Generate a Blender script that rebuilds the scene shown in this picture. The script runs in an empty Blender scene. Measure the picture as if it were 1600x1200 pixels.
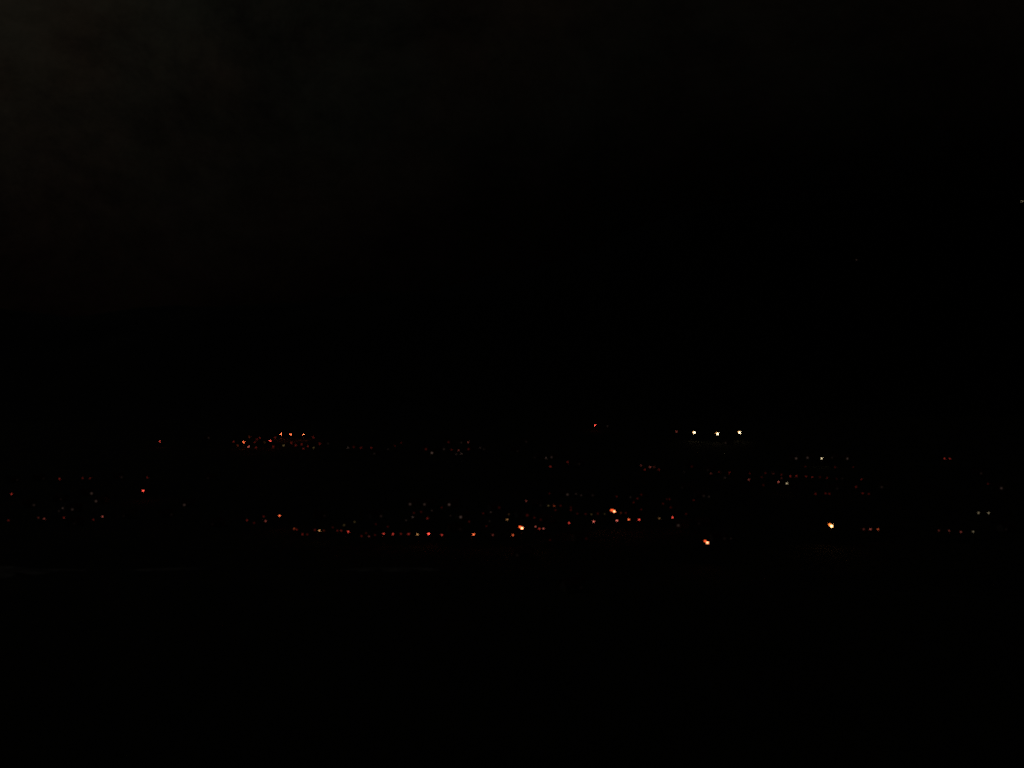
import bpy, math, random
import numpy as np
from mathutils import Vector
from mathutils.bvhtree import BVHTree

rnd = random.Random(7)
S = bpy.context.scene
COL = S.collection

# ------------------------------------------------------------------ camera
EYE = 75.0                    # metres above the valley floor: a hillside viewpoint
FOC = 1537.0                  # focal length in pixels of the 1600 px wide photograph
CX, CY, HORIZON = 800.0, 600.0, 640.0
cam = bpy.data.cameras.new("camera")
cam.sensor_width = 36.0
cam.lens = 36.0 * FOC / 1600.0
cam.clip_start = 0.1
cam.clip_end = 80000.0
camo = bpy.data.objects.new("camera", cam)
COL.objects.link(camo)
camo.location = (0, 0, EYE)
PITCH = math.atan((HORIZON - CY) / FOC)
camo.rotation_euler = (math.pi / 2 + PITCH, 0, 0)
S.camera = camo
S.render.resolution_x, S.render.resolution_y = 1024, 768

# ------------------------------------------------------------------ night sky
MOON_EL, MOON_AZ = math.radians(38), math.radians(-40)
w = bpy.data.worlds.new("World"); S.world = w; w.use_nodes = True
nt = w.node_tree; nt.nodes.clear()
def N(tree, typ, **kw):
    n = tree.nodes.new(typ)
    for k, v in kw.items(): setattr(n, k, v)
    return n
def math_node(tree, op, a, b=None, clamp=False):
    n = N(tree, 'ShaderNodeMath', operation=op, use_clamp=clamp)
    for i, v in enumerate((a, b)):
        if v is None: continue
        if isinstance(v, (int, float)): n.inputs[i].default_value = v
        else: tree.links.new(v, n.inputs[i])
    return n.outputs[0]
def mrange(tree, v, a, b, c, d, smooth=True):
    n = N(tree, 'ShaderNodeMapRange', interpolation_type='SMOOTHSTEP' if smooth else 'LINEAR')
    tree.links.new(v, n.inputs['Value'])
    for k, val in zip(('From Min', 'From Max', 'To Min', 'To Max'), (a, b, c, d)): n.inputs[k].default_value = val
    return n.outputs['Result']
out = N(nt, 'ShaderNodeOutputWorld')
tc = N(nt, 'ShaderNodeTexCoord')
sky = N(nt, 'ShaderNodeTexSky', sky_type='NISHITA', sun_disc=False)
sky.sun_elevation = math.radians(-6.0); sky.sun_rotation = math.radians(180); sky.air_density = 1.0
bg1 = N(nt, 'ShaderNodeBackground'); bg1.inputs['Strength'].default_value = 0.002
nt.links.new(sky.outputs[0], bg1.inputs['Color'])
# low cloud carrying the glow of a larger town beyond the left edge
g = Vector((-0.64, 0.66, 0.38)).normalized()
dot = N(nt, 'ShaderNodeVectorMath', operation='DOT_PRODUCT'); nt.links.new(tc.outputs['Generated'], dot.inputs[0]); dot.inputs[1].default_value = g
d = math_node(nt, 'MAXIMUM', dot.outputs['Value'], 0.0)
glow = math_node(nt, 'POWER', d, 8.0)
sep = N(nt, 'ShaderNodeSeparateXYZ'); nt.links.new(tc.outputs['Generated'], sep.inputs[0])
elev = mrange(nt, sep.outputs['Z'], 0.02, 0.27, 0.0, 1.0)
glow = math_node(nt, 'MULTIPLY', glow, math_node(nt, 'ADD', math_node(nt, 'MULTIPLY', elev, 0.70), 0.30))
base = math_node(nt, 'MULTIPLY', mrange(nt, sep.outputs['Z'], 0.17, 0.44, 0.0, 1.0), 0.25)
tot = math_node(nt, 'ADD', math_node(nt, 'ADD', glow, base), 0.012)
mp = N(nt, 'ShaderNodeMapping'); nt.links.new(tc.outputs['Generated'], mp.inputs[0]); mp.inputs['Scale'].default_value = (1, 1, 1.3)
cl = N(nt, 'ShaderNodeTexNoise'); cl.inputs['Scale'].default_value = 5.0; cl.inputs['Detail'].default_value = 15; cl.inputs['Roughness'].default_value = 0.80; cl.inputs['Distortion'].default_value = 0.2
nt.links.new(mp.outputs[0], cl.inputs['Vector'])
cloud = mrange(nt, cl.outputs['Fac'], 0.30, 0.70, 0.25, 1.5, False)
tot = math_node(nt, 'MULTIPLY', tot, cloud)
hn = N(nt, 'ShaderNodeTexNoise'); hn.inputs['Scale'].default_value = 6.0; hn.inputs['Detail'].default_value = 5
nt.links.new(mp.outputs[0], hn.inputs['Vector'])
ramp = N(nt, 'ShaderNodeValToRGB'); nt.links.new(hn.outputs['Fac'], ramp.inputs[0])
ramp.color_ramp.elements[0].position = 0.38; ramp.color_ramp.elements[0].color = (1.0, 0.72, 0.48, 1)
ramp.color_ramp.elements[1].position = 0.62; ramp.color_ramp.elements[1].color = (0.90, 0.86, 0.60, 1)
bg2 = N(nt, 'ShaderNodeBackground')
warm = N(nt, 'ShaderNodeMix', data_type='RGBA'); nt.links.new(mrange(nt, sep.outputs['Z'], 0.05, 0.28, 0.0, 1.0), warm.inputs['Factor'])
warm.inputs['A'].default_value = (1.0, 0.55, 0.40, 1); nt.links.new(ramp.outputs[0], warm.inputs['B'])
nt.links.new(warm.outputs['Result'], bg2.inputs['Color'])
nt.links.new(math_node(nt, 'MULTIPLY', tot, 0.0060), bg2.inputs['Strength'])
addn = N(nt, 'ShaderNodeAddShader')
nt.links.new(bg1.outputs[0], addn.inputs[0]); nt.links.new(bg2.outputs[0], addn.inputs[1]); nt.links.new(addn.outputs[0], out.inputs[0])

# added, unseen source raised to lift the pale gravel: faint moon
ml = bpy.data.lights.new("moon_fill", 'SUN'); ml.energy = 0.009; ml.angle = math.radians(12); ml.color = (0.9, 0.95, 1.0)
mo = bpy.data.objects.new("moon_fill", ml); COL.objects.link(mo)
mdir = Vector((math.sin(MOON_AZ) * math.cos(MOON_EL), math.cos(MOON_AZ) * math.cos(MOON_EL), math.sin(MOON_EL)))
mo.rotation_euler = mdir.to_track_quat('Z', 'Y').to_euler(); mo.location = (0, 0, 400)

S.view_settings.view_transform = 'Standard'; S.view_settings.look = 'None'
S.view_settings.exposure = 0.0; S.view_settings.gamma = 1.0; S.view_settings.use_curve_mapping = False
S.render.engine = 'CYCLES'
S.cycles.use_denoising = False
S.cycles.use_adaptive_sampling = False
S.cycles.pixel_filter_type = 'BLACKMAN_HARRIS'
S.cycles.filter_width = 2.6
S.cycles.max_bounces = 4

# ------------------------------------------------------------------ materials
def principled(name, col, rough=0.9, spec=0.2, noise=None, metal=0.0):
    m = bpy.data.materials.new(name); m.use_nodes = True
    t = m.node_tree; b = t.nodes['Principled BSDF']
    b.inputs['Roughness'].default_value = rough; b.inputs['Metallic'].default_value = metal
    b.inputs['Specular IOR Level'].default_value = spec
    if noise:
        sc, col2 = noise
        c = N(t, 'ShaderNodeTexCoord'); n = N(t, 'ShaderNodeTexNoise'); n.inputs['Scale'].default_value = sc; n.inputs['Detail'].default_value = 6
        t.links.new(c.outputs['Object'], n.inputs['Vector'])
        r = N(t, 'ShaderNodeValToRGB'); t.links.new(n.outputs['Fac'], r.inputs[0])
        r.color_ramp.elements[0].position = 0.35; r.color_ramp.elements[1].position = 0.65
        r.color_ramp.elements[0].color = (*col, 1); r.color_ramp.elements[1].color = (*col2, 1)
        t.links.new(r.outputs[0], b.inputs['Base Color'])
    else:
        b.inputs['Base Color'].default_value = (*col, 1)
    return m
M = dict(
    ground=principled('meadow', (0.028, 0.036, 0.016), noise=(0.02, (0.060, 0.058, 0.030))),
    mountain=principled('mountain_forest', (0.012, 0.018, 0.010), noise=(0.012, (0.030, 0.032, 0.020))),
    asphalt=principled('asphalt', (0.040, 0.040, 0.042), 0.8, noise=(0.6, (0.062, 0.060, 0.058))),
    gravel=principled('bare_gravel', (0.09, 0.088, 0.08), 0.95, noise=(0.12, (0.52, 0.50, 0.46))),
    track=principled('track_gravel', (0.06, 0.055, 0.045), 0.95, noise=(0.3, (0.11, 0.10, 0.085))),
    steel=principled('galvanised_steel', (0.22, 0.22, 0.22), 0.5, 0.5, noise=(3.0, (0.30, 0.30, 0.30)), metal=0.6),
    housing=principled('lamp_housing', (0.10, 0.10, 0.10), 0.5, 0.4),
    roof=principled('roof_tile', (0.16, 0.065, 0.045), 0.85, noise=(2.0, (0.22, 0.09, 0.06))),
    wood=principled('brown_wood', (0.10, 0.06, 0.035), 0.7, noise=(5.0, (0.14, 0.09, 0.05))),
    frame=principled('window_paint', (0.55, 0.53, 0.50), 0.6),
    glass=principled('dark_glass', (0.012, 0.014, 0.016), 0.08, 0.5),
    brick=principled('chimney_brick', (0.24, 0.11, 0.08), 0.9, noise=(4.0, (0.30, 0.15, 0.11))),
)
WALLS = [principled('plaster_cream', (0.42, 0.38, 0.30), noise=(0.8, (0.50, 0.46, 0.38))),
         principled('plaster_white', (0.55, 0.54, 0.51), noise=(0.8, (0.64, 0.63, 0.60))),
         principled('plaster_ochre', (0.40, 0.28, 0.16), noise=(0.8, (0.46, 0.33, 0.20)))]
TINT = dict(R=(1.0, 0.075, 0.05), O=(1.0, 0.145, 0.045), Y=(1.0, 0.46, 0.15), W=(1.0, 0.80, 0.46), G=(1.0, 0.60, 0.48), E=(1.0, 0.66, 0.22), P=(1.0, 0.19, 0.14),
            A=(1.0, 0.20, 0.035), B=(1.0, 0.28, 0.12), C=(1.0, 0.10, 0.02))
_em = {}
def emitter(tint, L):
    L = float('%.2g' % L); key = (tint, L)
    if key not in _em:
        m = bpy.data.materials.new('lamp_light'); m.use_nodes = True; t = m.node_tree; t.nodes.clear()
        o = N(t, 'ShaderNodeOutputMaterial'); e = N(t, 'ShaderNodeEmission')
        e.inputs['Color'].default_value = (*TINT[tint], 1); e.inputs['Strength'].default_value = L
        t.links.new(e.outputs[0], o.inputs['Surface']); _em[key] = m
    return _em[key]

# ------------------------------------------------------------------ mesh helpers
class MB:
    def __init__(s): s.v, s.f = [], []
    def box(s, c, d, top=1.0):
        b = len(s.v); x, y, z = (q / 2 for q in d)
        for sz, k in ((-1, 1.0), (1, top)):
            for sx, sy in ((-1, -1), (1, -1), (1, 1), (-1, 1)): s.v.append((c[0] + sx * x * k, c[1] + sy * y * k, c[2] + sz * z))
        s.f += [tuple(b + i for i in q) for q in ((3, 2, 1, 0), (4, 5, 6, 7), (0, 1, 5, 4), (1, 2, 6, 5), (2, 3, 7, 6), (3, 0, 4, 7))]
        return s
    def tube(s, pts, radii, n=8):
        rings = []
        P = [Vector(p) for p in pts]
        for i, p in enumerate(P):
            t = (P[min(i + 1, len(P) - 1)] - P[max(i - 1, 0)]).normalized()
            a = t.cross(Vector((0, 0, 1)) if abs(t.z) < 0.9 else Vector((1, 0, 0))).normalized(); bb = t.cross(a)
            rings.append(len(s.v))
            for k in range(n):
                an = 2 * math.pi * k / n
                s.v.append(tuple(p + (a * math.cos(an) + bb * math.sin(an)) * radii[i]))
        for i in range(len(P) - 1):
            for k in range(n):
                s.f.append((rings[i] + k, rings[i] + (k + 1) % n, rings[i + 1] + (k + 1) % n, rings[i + 1] + k))
        s.f.append(tuple(rings[0] + k for k in range(n))[::-1]); s.f.append(tuple(rings[-1] + k for k in range(n)))
        return s
    def ellipsoid(s, c, r, n=10, m=6, z0=-1.0, z1=1.0):
        a0, a1 = math.asin(z0), math.asin(z1); b = len(s.v)
        for j in range(m + 1):
            a = a0 + (a1 - a0) * j / m
            for k in range(n):
                an = 2 * math.pi * k / n
                q = max(math.cos(a), 0.02)
                s.v.append((c[0] + r[0] * q * math.cos(an), c[1] + r[1] * q * math.sin(an), c[2] + r[2] * math.sin(a)))
        for j in range(m):
            for k in range(n):
                s.f.append((b + j * n + k, b + j * n + (k + 1) % n, b + (j + 1) * n + (k + 1) % n, b + (j + 1) * n + k))
        s.f.append(tuple(b + k for k in range(n))[::-1]); s.f.append(tuple(b + m * n + k for k in range(n)))
        return s
    def mesh(s, name, mat=None):
        me = bpy.data.meshes.new(name); me.from_pydata(s.v, [], s.f); me.update()
        if mat: me.materials.append(mat)
        return me
def link(name, me, parent=None, mat=None, loc=(0, 0, 0), rotz=0.0):
    o = bpy.data.objects.new(name, me); COL.objects.link(o)
    o.location = loc; o.rotation_euler = (0, 0, rotz); o.parent = parent
    if mat is not None:
        o.material_slots[0].link = 'OBJECT'; o.material_slots[0].material = mat
    return o
def empty(name, loc, rotz=0.0):
    o = bpy.data.objects.new(name, None); COL.objects.link(o); o.location = loc; o.rotation_euler = (0, 0, rotz); o.empty_display_size = 1.0
    return o

# ------------------------------------------------------------------ terrain
def vnoise(x, y, scale, seed):
    r = np.random.RandomState(seed); T = r.rand(256, 256)
    X, Y = x / scale + 500.3, y / scale + 500.7
    xi, yi = np.floor(X).astype(int), np.floor(Y).astype(int); fx, fy = X - xi, Y - yi
    fx = fx * fx * (3 - 2 * fx); fy = fy * fy * (3 - 2 * fy)
    t = lambda i, j: T[(xi + i) % 256, (yi + j) % 256]
    return (t(0, 0) * (1 - fx) + t(1, 0) * fx) * (1 - fy) + (t(0, 1) * (1 - fx) + t(1, 1) * fx) * fy - 0.5
def sstep(a, b, x):
    t = np.clip((x - a) / (b - a), 0, 1); return t * t * (3 - 2 * t)
def softplus(x, k): return k * np.logaddexp(0, x / k)
RIDGE_PX = [-900, -200, 0, 250, 500, 700, 900, 1050, 1300, 1600, 1900, 2600]
RIDGE_PY = [470, 500, 512, 508, 492, 455, 420, 350, 312, 318, 330, 380]
RD = 3000.0
def terrain(x, y):
    near = 73.4 - 0.52 * softplus(y - 6, 2.0) + 1.2 * vnoise(x, y, 25, 3) * sstep(20, 70, y)
    valley = 0.0 * x + 0.6 * vnoise(x, y, 120, 5) * sstep(530, 600, y)
    town = 0.05 * softplus(y - 640, 35.0) + 3.5 * vnoise(x, y, 260, 11) * sstep(680, 900, y) + 1.0 * vnoise(x, y, 90, 12) * sstep(680, 900, y)
    z = softplus(near, 3.0) + valley + np.minimum(town, 60 + 0.02 * (y - 1700))
    ridge = np.interp(x, [(p - CX) / FOC * RD for p in RIDGE_PX], [EYE + RD * (HORIZON - q) / FOC for q in RIDGE_PY])
    ridge = ridge + 46 * vnoise(x, y, 520, 21) + 26 * vnoise(x, y, 210, 22) + 12 * vnoise(x, y, 90, 23)
    up = sstep(1500, RD, y) ** 1.15
    down = 1 - 0.6 * sstep(RD, 6500, y)
    mz = (ridge - 58) * up * down + (60 * vnoise(x, y, 330, 31) + 26 * vnoise(x, y, 140, 32)) * up * (1 - 0.6 * up)
    return z + mz
def spacing(parts):
    a = [parts[0][0]]
    for s0, s1, st in parts:
        n = max(1, int(round((s1 - s0) / st))); a += [s0 + (s1 - s0) * (i + 1) / n for i in range(n)]
    return np.array(a)
ys = spacing([(-3000, -100, 300), (-100, 0, 10), (0, 220, 8), (220, 1800, 13), (1800, 4000, 36), (4000, 9000, 250), (9000, 40000, 3000)])
xh = spacing([(0, 900, 15), (900, 2600, 36), (2600, 6000, 200), (6000, 40000, 3000)])
xs = np.concatenate([-xh[:0:-1], xh])
XX, YY = np.meshgrid(xs, ys)
ZZ = terrain(XX, YY)
nx, ny = len(xs), len(ys)
V = np.stack([XX.ravel(), YY.ravel(), ZZ.ravel()], 1)
jj, ii = np.meshgrid(np.arange(ny - 1), np.arange(nx - 1), indexing='ij')
F = np.stack([jj * nx + ii, jj * nx + ii + 1, (jj + 1) * nx + ii + 1, (jj + 1) * nx + ii], -1).reshape(-1, 4)
def grid_mesh(name, faces, mat):
    used, inv = np.unique(faces.ravel(), return_inverse=True)
    me = bpy.data.meshes.new(name)
    me.from_pydata(V[used].tolist(), [], inv.reshape(-1, 4).tolist()); me.update()
    me.materials.append(mat); me.polygons.foreach_set('use_smooth', [True] * len(me.polygons))
    o = link(name, me); o['kind'] = 'structure'; return o
fy = YY.ravel()[F[:, 0]]
grid_mesh('ground', F[fy < 1650], M['ground'])
grid_mesh('mountain', F[fy >= 1650], M['mountain'])
sel = F[(fy < 4200) & (np.abs(XX.ravel()[F[:, 0]]) < 2700)]
bvh = BVHTree.FromPolygons([tuple(q) for q in V.tolist()], sel.tolist())
far_bvh = BVHTree.FromPolygons([tuple(q) for q in V.tolist()], F[(fy > 230) & (fy < 4200) & (np.abs(XX.ravel()[F[:, 0]]) < 2700)].tolist())   # the near slope is out of view
def ground_z(x, y):
    h = bvh.ray_cast(Vector((x, y, 3000)), Vector((0, 0, -1)))
    return h[0].z
CP, SP = math.cos(PITCH), math.sin(PITCH)
def pixel_dir(px, py):
    u, v = (px - CX) / FOC, (CY - py) / FOC
    return Vector((u, CP - v * SP, SP + v * CP)).normalized()
def project(p):
    q = Vector(p) - Vector((0, 0, EYE)); f = q.y * CP + q.z * SP; v = -q.y * SP + q.z * CP
    return CX + FOC * q.x / f, CY - FOC * v / f, f
def on_ground(px, py, h=0.0):
    """foot point of something h metres tall whose top shows at this pixel"""
    r = far_bvh.ray_cast(Vector((0, 0, EYE - h)), pixel_dir(px, py))
    return r[0]

# ------------------------------------------------------------------ gravel track with bare patches, roads
def ribbon(name, pts, width, lift, mat, step=4.0, n=4):
    P = [Vector((p[0], p[1])) for p in pts]; dense = []
    for a, b in zip(P, P[1:]):
        k = max(1, int((b - a).length / step)); dense += [a.lerp(b, i / k) for i in range(k)]
    dense.append(P[-1]); mb = MB()
    for _ in range(6):
        dense = [dense[0]] + [(dense[i - 1] + dense[i] * 2 + dense[i + 1]) / 4 for i in range(1, len(dense) - 1)] + [dense[-1]]
    for i, p in enumerate(dense):
        t = (dense[min(i + 1, len(dense) - 1)] - dense[max(i - 1, 0)]).normalized(); nrm = Vector((-t.y, t.x))
        wd = width(i / len(dense)) if callable(width) else width
        for k in range(n + 1):
            q = p + nrm * wd * (k / n - 0.5); mb.v.append((q.x, q.y, ground_z(q.x, q.y) + lift))
    for i in range(len(dense) - 1):
        for k in range(n):
            a = i * (n + 1) + k; mb.f.append((a + n + 1, a + n + 2, a + 1, a))
    o = link(name, mb.mesh(name, mat)); o['kind'] = 'structure'; return o
rv = [on_ground(px, py) for px, py in ((-700, 905), (-250, 893), (0, 897), (150, 892), (320, 887), (500, 894), (640, 899), (760, 901), (950, 905), (1200, 915), (1500, 932), (1900, 960))]
ribbon('gravel_track', [(p.x, p.y) for p in rv], lambda t: 4.0 + 0.8 * math.sin(17 * t) + 0.5 * math.sin(41 * t), 0.10, M['track'], 5.0)
def bank(outline):
    P = [on_ground(*p) for p in outline]
    c = sum(P, Vector()) / len(P); mb = MB(); rings = 7
    dense = []
    for i, p in enumerate(P):
        q = P[(i + 1) % len(P)]; k = max(2, int((q - p).length / 2.5))
        dense += [p.lerp(q, j / k) + Vector((rnd.uniform(-.7, .7), rnd.uniform(-.9, .9), 0)) for j in range(k)]
    for r in range(rings):
        f = 1 - r / rings
        for p in dense:
            q = c + (p - c) * f
            mb.v.append((q.x, q.y, ground_z(q.x, q.y) - 0.15 + 0.55 * min(1, (1 - f) * 3) + (rnd.uniform(-.06, .10) if r else 0)))
    n = len(dense)
    for r in range(rings - 1):
        for k in range(n): mb.f.append((r * n + k, r * n + (k + 1) % n, (r + 1) * n + (k + 1) % n, (r + 1) * n + k))
    mb.v.append((c.x, c.y, ground_z(c.x, c.y) + 0.45))
    for k in range(n): mb.f.append(((rings - 1) * n + k, (rings - 1) * n + (k + 1) % n, len(mb.v) - 1))
    me = mb.mesh('gravel_patch', M['gravel'])
    o = link('gravel_patch', me); o['kind'] = 'structure'
bank([(-160, 886), (-40, 881), (14, 883), (50, 888), (125, 889), (160, 891.5), (95, 893.5), (62, 899), (28, 897), (8, 905), (-30, 911), (-120, 912), (-220, 900)])
bank([(515, 890), (560, 887), (620, 886.5), (690, 888.5), (720, 891), (650, 893.5), (580, 894)])
bank([(180, 891), (260, 887.5), (330, 888), (300, 890.5), (230, 893)])

# ------------------------------------------------------------------ the lights of the town, plus red specks added for colour smears: x, y, brightness, tint
def P(s): return [tuple(t if i == 3 else float(t) for i, t in enumerate(q.split(','))) for q in s.split()]
CLUSTERS = {
 'far': ('at the far left edge of town', P('''18,772,2,R 93,748,1.5,R 129,747,1,R 141,747,1,R 190,745.5,.8,G 143,771,1.5,G 150,783,1.5,G 53,789,1,G 95,780,.6,G
   98,794,1.2,G 113,796,1.2,G 92,798.5,.7,G 100,809,1.6,R 69,810.5,1.9,P 60,809,1,P 13,813,1,R 160,807,2.5,P 146,812,1,R 116,818,.5,G 193,806,.5,G 27,750,.5,G 68,748,.5,G 230,746,1,R''')),
 'uleft': ('in the upper left hillside cluster', P('''326,684,.8,G 380.5,691,5,O 388.5,698,3,P 371.6,696,1.5,O 390,683,1.2,O 439,678,6,O 454.4,679,5.5,O 474,679,5.5,O
   422,689,4.6,R 443,696,1.7,E 455,692,1.15,R 413.6,691,.8,Y 402,686.5,1,R 490,699.6,1.5,E 489.5,683,1.15,R 499.7,693.5,1.15,R 512.7,693,.7,G 471.5,694,1.15,R 365,690,1.15,R 398,691,1.15,R 406,684,1.15,R 430,684,1.15,R 462,696,1.15,R 481,697,1.15,R 400,699,1.15,R 427,698,1.15,R 474,701,1.15,R''')),  # the closing run of dim reds is added to imitate red smear
 'umid': ('on the upper middle hillside', P('''543.4,699.6,1.3,G 552.7,698.5,.8,R 564,699.6,.9,R 580,699.6,1,R 585,709,.8,G 674.8,707.6,1.9,G 665.6,701.8,.9,R 693.6,701.8,1,G
   705.7,702.8,.8,R 716.4,703.5,1.2,P 732,701.8,.9,R 713,709.8,.9,G 721,709,1.4,G 731.5,691,1.2,P 721,691.6,.8,G 700.8,691,.8,R 750,699.6,.9,G 756,701.8,.6,G 627,692,.6,R 606.5,701.8,.6,G 617,696.8,.6,R''')),
 'udark': ('above the dark middle slope', P('''822.3,690.3,.6,G 808.7,705,.5,G 835.8,715,.5,G 853,715.4,1.4,G 861.8,714.3,1.1,G 860,729,1.5,R 887,722,1.1,R 905,725,.6,G''')),
 'terrace': ('on the right hillside terraces', P('''1001.7,727.3,1.4,P 1007.6,733.8,1.3,R 1016,730,1.8,P 1022,730,1,P 1029.7,733.8,1.1,R 1069,737.5,.7,G 1081,729,.6,R 1110.5,739.7,1.1,P
   1106,734.7,.6,G 1123.5,737.5,.9,R 1132.6,746.8,1,G 1139.8,738.6,1.3,R 1170,749.4,1.8,P 1171.8,739.7,.9,R 1196,739.2,.9,R 1190,745.5,.8,R 1208,739.7,1,P 1221,741.8,1,R 1221,747,1,P
   1234.7,744,1.5,R 1244.4,743.6,1.3,R 1259.6,744.7,1.2,R 1269,745.5,1.2,R 1281,745.5,.7,R 1292.7,746.8,1.1,R 1216.3,753,2.4,P 1229.3,755.5,2.8,W 1307,748,.6,R 1316,747.7,.6,G 1346,749,1,R''')),
 'crest': ('in the sparse line above the right terraces', P('''1244,716.3,1.5,G 1261.8,715.2,1.3,G 1324,716.7,1.4,G 1300,715,.6,G 1258.5,729,.6,R 1305,730,.7,R 1333,730,.6,R 1133.7,692,.9,G''')),
 'under': ('just below the right hillside terraces', P('''1066,761.8,.5,G 1099.7,774.8,.9,G 1107.7,776,.9,G 1084,781.5,.8,R 1192.8,758,.6,R 1337.6,761,1,R 1308,763.5,.6,G 1377.7,761,.9,G 1274.3,771.7,1,R
   1290,771,.9,R 1296,771.5,.9,R 1348,770.7,1,R 1357.5,771.7,.8,R''')),
 'lleft': ('in the lower left of town', P('''288,789,1.4,G 268,804,.6,G 386,813,1.2,R 325,747,.5,G 332,819,.5,G 415,814,2,P 412,807,1,R 459.6,826,2.2,O 463.5,827.5,1.5,R 472.6,834.6,1.6,R 492,828,1,R
   537.6,820.5,1.2,E 554,815.5,1.3,E 533,829,1.6,R 527,829,1,R 507,806,.6,G 595.4,806.4,1,G 576.6,838,1.6,P 565,837.6,1,R 587.4,819,.6,R 480,835,.9,R 506,829,1,O 520,824,.7,R 586,836,.8,R 606,823,.7,R 572,833,.7,R 397,817,.8,R''')),  # last dim specks added to imitate colour smear along the row
 'back': ('in the scatter behind the long front row', P('''640.7,787.8,1.5,G 663.3,788,1.4,G 701.8,788.4,1.8,G 674.8,797.7,.9,G 644.9,808,1.6,G 646.6,801.4,.7,R 634.7,813,.9,G 667.8,810,1.4,R 719.8,808,1.9,G 704,805.8,.7,G
   766.8,800.3,1.3,G 765,814.4,.7,G 795,803.6,.8,Y 719,827,.6,G 733,815,.8,R 755,802,.8,R 760,822,.7,R 690,793,.7,R 780,793,.7,R 658,800,.7,R''')),  # trailing red specks are added smear, not separate known lamps
 'centre': ('in the crowded centre behind the double floodlight', P('''822.3,782.6,1.8,P 823.8,805,1,R 858.5,771,.6,R 886.7,772.8,1.4,G 900,771.7,.9,G 908,774,.9,G 926,774,.8,G 856.8,790,1.4,E 866,790.6,1.8,O 876,790,.8,R
   844.4,789.5,.6,G 892,792.8,.6,R 924,803.6,1.1,E 934,802.5,.8,R 944.7,803,.9,E 970,801.4,1.1,O 977.7,801.4,.8,R 963.6,775.9,.8,R 985,777,.8,G 902,802.5,.6,R 1042,779.8,.5,R 892,797,.8,R 915,803,.7,R 835,809,.8,R 845,812,.7,R 868,797,.7,R 996,779,.8,R 1002,773,.7,R 1036,787,.8,R 1048,793,.8,R 1046,780,.7,R 1002,796,.7,R 1072,803,.7,R 990,785,.8,R''')),  # dim reds at the end added to thicken the red smear here
 'front': ('in the long front row', P('''599.5,834,3.5,R 614,834.4,3.2,R 626.4,834,1.6,R 638.6,834.4,2,R 652,835,3.3,Y 669.8,834,5.5,R 690.4,835.7,3,R 740,835,5,O 770,836,1.8,P 801.5,836,3.8,O
   836.8,822.7,2.5,P 842.7,826,2.4,R 849,826,2.8,P 889.3,817,3.3,R 927.8,815,3.4,P 964,813.3,3.5,P 982.4,811.8,4,O 998.7,811.8,3.8,R 1030.3,810,1.8,Y 1051,808.6,4.5,R''')),
 'rlow': ('in the dim row at the lower right', P('''1349.5,826.8,1.3,P 1360,826.8,2.2,P 1372,827,3,O 1467,829,1.3,P 1483,829.4,1.7,P 1501.4,831,1.9,P 1520.7,830.7,2,W''')),
 'redge': ('near the right edge of town', P('''1533,739.7,.8,G 1543.7,756,.7,R 1564.7,762.9,1.4,G 1572,827,.6,G 1529,801.4,2,W 1544.7,801.6,2.2,W''')),
 'below': ('on the dark ground below the front row', P('''1060,821,1.5,G 1092,818,.6,G 1132,841.5,.7,G 1142,841.5,.7,G 808,867.5,.8,G 908,918,.55,G 859.6,843.7,.6,R 916,841.5,.6,R''')),
}
SINGLE = [  # x, y, brightness, tint, kind, label
 (223.8, 766.8, 4.6, 'R', 'street', 'bright crimson street lamp standing alone on the left slope'),
 (250, 690, 3.1, 'R', 'street', 'lone red street lamp high on the left, outside the upper left cluster'),
 (437, 805.8, 5, 'O', 'street', 'bright orange street lamp alone above the lower left row'),
 (499, 829, 3.6, 'Y', 'street', 'amber yellow street lamp, brightest of the lower left row'),
 (544, 830.7, 3.5, 'R', 'street', 'red street lamp with pale core just left of the front row'),
 (792.4, 811.8, 2.4, 'Y', 'street', 'small yellow lamp left of the big orange floodlight'),
 (814, 823.7, 8, 'O', 'flood', 'big orange floodlight on a mast in the middle of the front row'),
 (957.5, 797.7, 8, 'O', 'flood2', 'fuzzy orange double floodlight on a mast above the front row'),
 (1103.6, 845.9, 7.5, 'O', 'flood', 'bright orange floodlight standing lowest of all the bright lights'),
 (1298, 820.3, 9, 'Y', 'flood', 'largest and brightest yellow floodlight, alone at the lower right'),
 (929.6, 665, 3.9, 'R', 'street', 'red street lamp standing highest on the hillside, left of three white floodlights'),
 (949, 666, .9, 'G', 'street', 'faint lamp just right of the highest red street lamp'),
 (1056.8, 674.2, 1.6, 'P', 'street', 'dim pinkish lamp just left of the three white floodlights'),
 (1084.5, 675.3, 7, 'W', 'flood', 'white floodlight, leftmost of the three in a row on the hill'),
 (1120.7, 677.3, 6.4, 'W', 'flood', 'white floodlight, middle of the three in a row on the hill'),
 (1155, 675.3, 6.4, 'W', 'flood', 'white floodlight, rightmost of the three in a row on the hill'),
 (1283.9, 716.3, 4, 'W', 'street', 'pale yellow lamp, brightest of the sparse line above the right terraces'),
 (1476, 716.5, 1.6, 'R', 'red', 'deep red light, left one of a close pair at far right'),
 (1484, 716.7, 1.5, 'R', 'red', 'deep red light, right one of a close pair at far right'),
 (1338, 406, .9, 'G', 'hut', 'tiny hut with one lit window high on the dark mountain'),
 (1597, 314.5, 1.5, 'W', 'tower', 'white beacon on a mast at the mountain crest, right picture edge'),
]
BX = [0, .5, .8, 1, 1.5, 2, 3, 4, 5, 6, 7, 8, 9]
BF = [0, .02, .05, .09, .24, .5, 1.8, 4.2, 7.5, 12, 18, 34, 48]          # light reaching the picture, in full pixels of the 1024 px render
F1024 = FOC * 1024 / 1600
DIM = dict(G=0.42, E=0.6, P=1.1, R=1.35)
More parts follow.
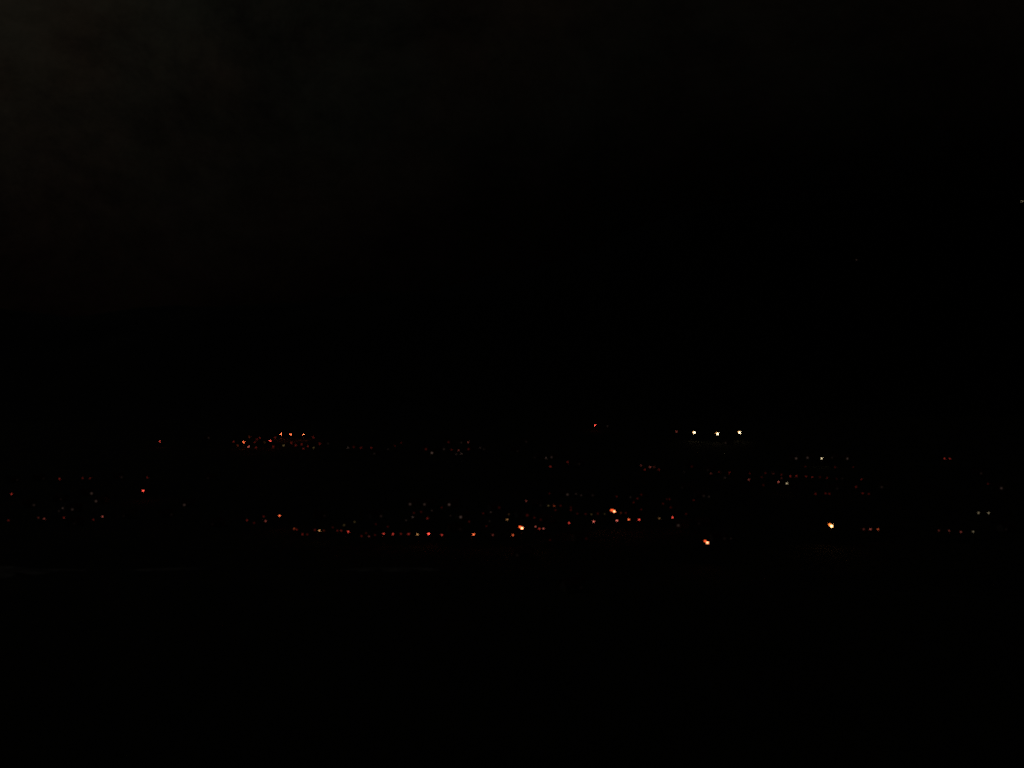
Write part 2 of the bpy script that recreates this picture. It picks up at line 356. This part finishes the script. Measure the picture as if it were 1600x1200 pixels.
def radiance(b, area, dist, tint=''): return DIM.get(tint if b < 2.2 else '', 1.0) * float(np.interp(b, BX, BF)) / (area * (F1024 / dist) ** 2)

# shared meshes ----------------------------------------------------------------
ARM = 1.5
def street_meshes(h):
    pole = MB().box((0, 0, 0.05), (0.5, 0.5, 0.7)).tube([(0, 0, 0.3), (0, 0, 1.2), (0, 0, 1.3), (0, 0, h)], [0.15, 0.14, 0.11, 0.07])
    pts = [(0, -ARM * math.sin(a), h + 0.55 * (1 - math.cos(a))) for a in [math.radians(q) for q in (0, 22, 45, 68, 88)]]
    arm = MB().tube(pts, [0.065, 0.06, 0.055, 0.05, 0.05], 6)
    head = MB().ellipsoid((0, -ARM - 0.30, h + 0.50), (0.30, 0.62, 0.24), 12, 4, 0.0, 1.0)
    lens = MB().ellipsoid((0, -ARM - 0.36, h + 0.49), (0.27, 0.52, 0.34), 12, 5, -1.0, -0.02)
    return [m.mesh(n, M[k]) for m, n, k in ((pole, 'pole', 'steel'), (arm, 'arm', 'steel'), (head, 'lamp_head', 'housing'), (lens, 'lens', 'glass'))]
STREET = {h: street_meshes(h) for h in (6.5, 7.5, 8.5)}
def post_meshes(h):
    pole = MB().box((0, 0, 0.02), (0.36, 0.36, 0.5)).tube([(0, 0, 0.2), (0, 0, 0.8), (0, 0, 0.9), (0, 0, h)], [0.10, 0.09, 0.06, 0.05])
    collar = MB().tube([(0, 0, h - 0.05), (0, 0, h + 0.04), (0, 0, h + 0.10)], [0.07, 0.16, 0.18])
    globe = MB().ellipsoid((0, 0, h + 0.38), (0.30, 0.30, 0.30), 12, 8, -0.95, 0.95)
    cap = MB().ellipsoid((0, 0, h + 0.62), (0.26, 0.26, 0.12), 12, 3, 0.0, 1.0)
    return [m.mesh(n, M[k]) for m, n, k in ((pole, 'pole', 'steel'), (collar, 'collar', 'housing'), (globe, 'globe', 'glass'), (cap, 'cap', 'housing'))]
POST = {h: post_meshes(h) for h in (3.2, 4.0)}
FH = 11.0
def flood_meshes():
    pole = MB().box((0, 0, 0.1), (0.9, 0.9, 0.9)).tube([(0, 0, 0.4), (0, 0, FH)], [0.22, 0.11])
    bar = MB().box((0, -0.02, FH + 0.06), (2.4, 0.14, 0.12))
    head = MB().box((0, -0.26, 0), (0.96, 0.34, 0.80)); visor = MB().box((0, -0.62, 0.425), (1.0, 0.40, 0.05)); lens = MB().box((0, -0.455, 0), (0.86, 0.05, 0.70))
    return [m.mesh(n, M[k]) for m, n, k in ((pole, 'pole', 'steel'), (bar, 'crossbar', 'steel'), (head, 'lamp_head', 'housing'), (lens, 'lens', 'glass'), (visor, 'visor', 'housing'))]
FLOOD = flood_meshes()
# cottage: front wall faces -y, origin on the ground under the middle of the front wall
HW, HD, HE, HR = 8.6, 6.8, 2.9, 5.0
def house_meshes():
    wl = MB(); wl.v = [(-HW/2, 0, -1.4), (HW/2, 0, -1.4), (HW/2, HD, -1.4), (-HW/2, HD, -1.4), (-HW/2, 0, HE), (HW/2, 0, HE), (HW/2, HD, HE), (-HW/2, HD, HE), (-HW/2, HD/2, HR), (HW/2, HD/2, HR)]
    wl.f = [(3, 2, 1, 0), (0, 1, 5, 4), (1, 2, 6, 9, 5), (2, 3, 7, 6), (3, 0, 4, 8, 7), (4, 5, 9, 8), (6, 7, 8, 9)]
    rf = MB(); o, e, t = 0.45, 0.4, 0.18; sl = (HR - HE) / (HD / 2); X = HW / 2 + e
    prof = [(-o, HE - o * sl), (HD / 2, HR), (HD + o, HE - o * sl), (HD + o, HE - o * sl + t), (HD / 2, HR + t), (-o, HE - o * sl + t)]
    for x in (-X, X): rf.v += [(x, p[0], p[1] + 0.02) for p in prof]
    rf.f = [(0, 1, 4, 5), (1, 2, 3, 4), (11, 10, 7, 6), (10, 9, 8, 7)] + [(i, i + 6, (i + 1) % 6 + 6, (i + 1) % 6) for i in range(6)]
    ch = MB().box((2.2, HD * 0.62, HR + 0.1), (0.7, 0.7, 2.0)).box((2.2, HD * 0.62, HR + 1.15), (0.86, 0.86, 0.14))
    dr = MB().box((0, -0.03, 1.0), (1.0, 0.10, 2.1)).box((0, -0.30, -0.10), (1.5, 0.7, 0.22))
    fr = MB()
    for c, dd in (((0, 0, 0.66), (1.54, 0.12, 0.12)), ((0, 0, -0.66), (1.64, 0.20, 0.12)), ((-0.71, 0, 0), (0.12, 0.12, 1.2)), ((0.71, 0, 0), (0.12, 0.12, 1.2)), ((0, 0.01, 0), (0.07, 0.08, 1.2))): fr.box(c, dd)
    pn = MB().box((0, 0.035, 0), (1.3, 0.03, 1.2))
    return {n: m.mesh(n, M[k] if k else WALLS[0]) for n, m, k in (('wall', wl, None), ('roof', rf, 'roof'), ('chimney', ch, 'brick'), ('door', dr, 'wood'), ('window', fr, 'frame'), ('pane', pn, 'glass'))}
HOUSE = house_meshes()
TOWER_H = 22.0
def tower_meshes():
    leg = MB().tube([(1.6, 0, -1.0), (0.25, 0, TOWER_H)], [0.12, 0.07], 6)
    br = MB()
    for k in range(9):
        z0, z1 = TOWER_H * k / 9, TOWER_H * (k + 1) / 9; r0, r1 = 1.55 - 1.29 * k / 9, 1.55 - 1.29 * (k + 1) / 9
        for q in range(3):
            a, b = 2 * math.pi * q / 3, 2 * math.pi * (q + 1) / 3
            br.tube([(r0 * math.cos(a), r0 * math.sin(a), z0), (r1 * math.cos(b), r1 * math.sin(b), z1)], [0.035, 0.035], 4)
    dish = MB().ellipsoid((0.3, -0.5, TOWER_H - 4), (0.9, 0.25, 0.9), 12, 6)
    bc = MB().tube([(0, 0, TOWER_H - 0.2), (0, 0, TOWER_H + 0.3)], [0.3, 0.3])
    ln = MB().ellipsoid((0, 0, TOWER_H + 0.75), (0.5, 0.5, 0.5), 12, 8, -0.9, 1.0)
    return [m.mesh(n, M[k]) for m, n, k in ((leg, 'leg', 'steel'), (br, 'brace', 'steel'), (dish, 'dish', 'frame'), (bc, 'beacon', 'housing'), (ln, 'lens', 'glass'))]
TOWER = tower_meshes()

placed = []          # ground points already taken
def towards_camera(p): return math.atan2(-p.x, p.y) + 0.0   # turn so that local -y looks back at the camera
def rot(v, a): return Vector((v[0] * math.cos(a) - v[1] * math.sin(a), v[0] * math.sin(a) + v[1] * math.cos(a), v[2] if len(v) > 2 else 0))
def foot(px, py, off, rz):
    """stand a thing so that its light, at local offset off, shows at the pixel"""
    p = on_ground(px, py, off[2])
    for _ in range(4):                                     # the sideways offset moves the foot a little: settle it on the slope
        o = rot(off, rz); q = Vector((p.x - o.x, p.y - o.y, 0)); q.z = ground_z(q.x, q.y)
        ex, ey, f = project(q + Vector((o.x, o.y, off[2])))
        r = on_ground(px + (px - ex), py + (py - ey), off[2])
        if r is None: break
        if abs(ex - px) < 0.15 and abs(ey - py) < 0.15: break
        px2, py2 = px + (px - ex), py + (py - ey)
        p = on_ground(px2, py2, off[2])
    return q, f
def put_street(px, py, b, tint):
    h = rnd.choice((6.5, 7.5, 8.5)); ms = STREET[h]
    p0 = on_ground(px, py, h); rz = towards_camera(p0) + rnd.uniform(-0.9, 0.9)
    q, f = foot(px, py, (0, -ARM - 0.36, h + 0.36), rz)
    r = empty('street_lamp', q, rz); link('pole', ms[0], r); link('arm', ms[1], r); hd = link('lamp_head', ms[2], r)
    link('lens', ms[3], hd, emitter(tint, radiance(b, 0.26, f, tint))); placed.append(q); return r
def put_post(px, py, b, tint, name='lamp_post'):
    h = rnd.choice((3.2, 4.0)); ms = POST[h]
    q, f = foot(px, py, (0, 0, h + 0.36), 0)
    r = empty(name, q, rnd.uniform(0, 6)); link('pole', ms[0], r); link('collar', ms[1], r)
    link('globe', ms[2], r, emitter(tint, radiance(b, 0.27, f, tint))); link('cap', ms[3], r); placed.append(q); return r
def put_flood(px, py, b, tint, n=2, gap=1.05):
    p0 = on_ground(px, py, FH); rz = towards_camera(p0) + rnd.uniform(-0.25, 0.25)
    q, f = foot(px, py, (0, -0.45, FH + 0.3), rz)
    r = empty('floodlight_mast', q, rz); link('pole', FLOOD[0], r); link('crossbar', FLOOD[1], r)
    L = radiance(b, 0.60 * n, f)
    for k in range(n):
        low = k == n - 1                                   # camera-shake smear put into the heads: lower right whiter and stronger, others dimmer
        hd = link('lamp_head', FLOOD[2], r, loc=((k - (n - 1) / 2) * gap, -0.06, FH + (-0.22 if low else 0.52))); hd.rotation_euler = (0.10, 0, rnd.uniform(-0.15, 0.15))
        tn = {'O': ('C', 'B'), 'Y': ('A', 'Y'), 'W': ('Y', 'W')}[tint][low]
        link('lens', FLOOD[3], hd, emitter(tn, L * (1.5 if low else 0.45))); link('visor', FLOOD[4], hd)
    placed.append(q); return r
def build_house(q, rz, lit, em, name='house'):
    r = empty(name, q, rz)
    link('wall', HOUSE['wall'], r, rnd.choice(WALLS)); rf = link('roof', HOUSE['roof'], r); link('chimney', HOUSE['chimney'], rf); link('door', HOUSE['door'], r)
    spots = [((-2.5, -0.04, 1.5), 0), ((2.5, -0.04, 1.5), 0), ((HW / 2 + 0.04, HD / 2, 1.5), math.pi / 2), ((-HW / 2 - 0.04, HD / 2, 1.5), -math.pi / 2)]
    for i, (c, a) in enumerate(spots):
        wdw = link('window', HOUSE['window'], r, loc=c, rotz=a); link('pane', HOUSE['pane'], wdw, em if i == lit else None)
    placed.append(q); return r
ALL_PX = [(l[0], l[1]) for _, L in CLUSTERS.values() for l in L] + [(l[0], l[1]) for l in SINGLE]
def try_house(px, py, b, tint, name='house', force=False):
    lit = rnd.randint(0, 1); off = ((-2.5, 2.5)[lit], -0.04, 1.5)
    for _ in range(10):
        p0 = on_ground(px, py, 1.5); rz = towards_camera(p0) + rnd.uniform(-0.6, 0.6)
        q, f = foot(px, py, off, rz)
        cs = [project(q + rot((sx * 5.0, sy, z), rz)) for sx in (-1, 1) for sy in (-0.5, HD + 0.5) for z in (-0.3, HR + 1.3)]
        x0, x1, y0, y1 = min(c[0] for c in cs) - 1.5, max(c[0] for c in cs) + 1.5, min(c[1] for c in cs) - 1.5, max(c[1] for c in cs) + 1
        hid = sum(1 for (ax, ay) in ALL_PX if (ax, ay) != (px, py) and x0 < ax < x1 and y0 < ay < y1)
        mid = q + rot((0, HD / 2, 0), rz)
        near = any((mid.xy - o.xy).length < 8.5 for o in placed)
        if force or (hid == 0 and not near):
            r = build_house(q, rz, lit, emitter(tint, radiance(b, 1.45 * max(0.5, math.cos(rz - towards_camera(p0))), f, tint)), name)
            placed[-1] = mid; return r
    return None
def tag(o, label, cat, group=None):
    o['label'] = label; o['category'] = cat
    if group: o['group'] = group

for (px, py, b, t, kind, label) in SINGLE:
    if kind == 'flood': tag(put_flood(px, py, b, t), label, 'floodlight', 'floodlight masts over the town')
    elif kind == 'flood2': tag(put_flood(px, py, b, t, 3, 0.98), label, 'floodlight', 'floodlight masts over the town')
    elif kind == 'street': tag(put_street(px, py, b, t), label, 'street lamp', 'street lamps of the town')
    elif kind == 'red': tag(put_post(px, py, b, t), label, 'lamp post', 'low lamp posts of the town')
    elif kind == 'hut': tag(try_house(px, py, b, t, 'mountain_hut', True), label, 'hut')
    elif kind == 'tower':
        q, f = foot(px, py, (0, 0, TOWER_H + 0.75), 0)
        r = empty('beacon_mast', q)
        for k in range(3): link('leg', TOWER[0], r, rotz=k * 2 * math.pi / 3)
        link('brace', TOWER[1], r); link('dish', TOWER[2], r); bc = link('beacon', TOWER[3], r)
        link('lens', TOWER[4], bc, emitter(t, radiance(b, 0.75, f))); tag(r, label, 'beacon')

ORD = ['first', 'second', 'third', 'fourth', 'fifth', 'sixth', 'seventh', 'eighth', 'ninth', 'tenth', 'eleventh', 'twelfth', 'thirteenth', 'fourteenth', 'fifteenth',
       'sixteenth', 'seventeenth', 'eighteenth', 'nineteenth', 'twentieth', 'twenty-first', 'twenty-second', 'twenty-third', 'twenty-fourth', 'twenty-fifth', 'twenty-sixth', 'twenty-seventh', 'twenty-eighth', 'twenty-ninth', 'thirtieth']
LOOK = dict(R='red', O='orange', Y='yellow', W='pale yellow', G='faint', E='yellowish', P='pinkish')
for key, (phrase, L) in CLUSTERS.items():
    made = {'house': [], 'street': [], 'post': []}
    for (px, py, b, t) in sorted(L, key=lambda l: -l[2]):
        o = None
        if t == 'G' and b < 2.0 or (b < 1.2 and key != 'front' and rnd.random() < 0.25):
            o = try_house(px, py, b, t)
            if o: made['house'].append((px, o, b, t)); continue
        if b >= 1.25 or key in ('front', 'terrace', 'rlow'): made['street'].append((px, put_street(px, py, b, t), b, t))
        else: made['post'].append((px, put_post(px, py, b, t), b, t))
    for kind, (noun, cat, grp) in dict(house=('dimly lit small house', 'house', 'houses with one lit window'),
                                       street=('street lamp', 'street lamp', 'street lamps of the town'),
                                       post=('low lamp post', 'lamp post', 'low lamp posts of the town')).items():
        seq = sorted(made[kind], key=lambda q: q[0])
        for i, (px, o, b, t) in enumerate(seq):
            where = 'only one' if len(seq) == 1 else ('leftmost' if i == 0 else 'rightmost' if i == len(seq) - 1 else ORD[i] + ' from left')
            look = '' if kind == 'house' else (('dim ' if b < 2 else 'bright ' if b >= 3.2 else '') + LOOK[t] + ' ')
            tag(o, f'{look}{noun}, {where} {phrase}'.replace('dim faint', 'faint'), cat, grp)  # added smear specks carry this lamp and house wording too
    if key == 'front':
        pts = sorted([(o.location.x, o.location.y - 5) for _, o, _, _ in made['street']])
        first, last = pts[0], pts[-1]
        keep = [(first[0] - 110, first[1] - 2)] + pts[::3] + [last, (last[0] + 90, last[1] + 10)]
        ribbon('road', keep, 6.5, 0.12, M['asphalt'], 5.0)
    if key == 'terrace':
        pts = sorted([(o.location.x, o.location.y - 5) for _, o, _, _ in made['street']])
        keep = [tuple(np.mean(pts[i:i + 4], axis=0)) for i in range(0, len(pts), 4)]
        ribbon('road', keep, 5.5, 0.15, M['asphalt'], 5.0)
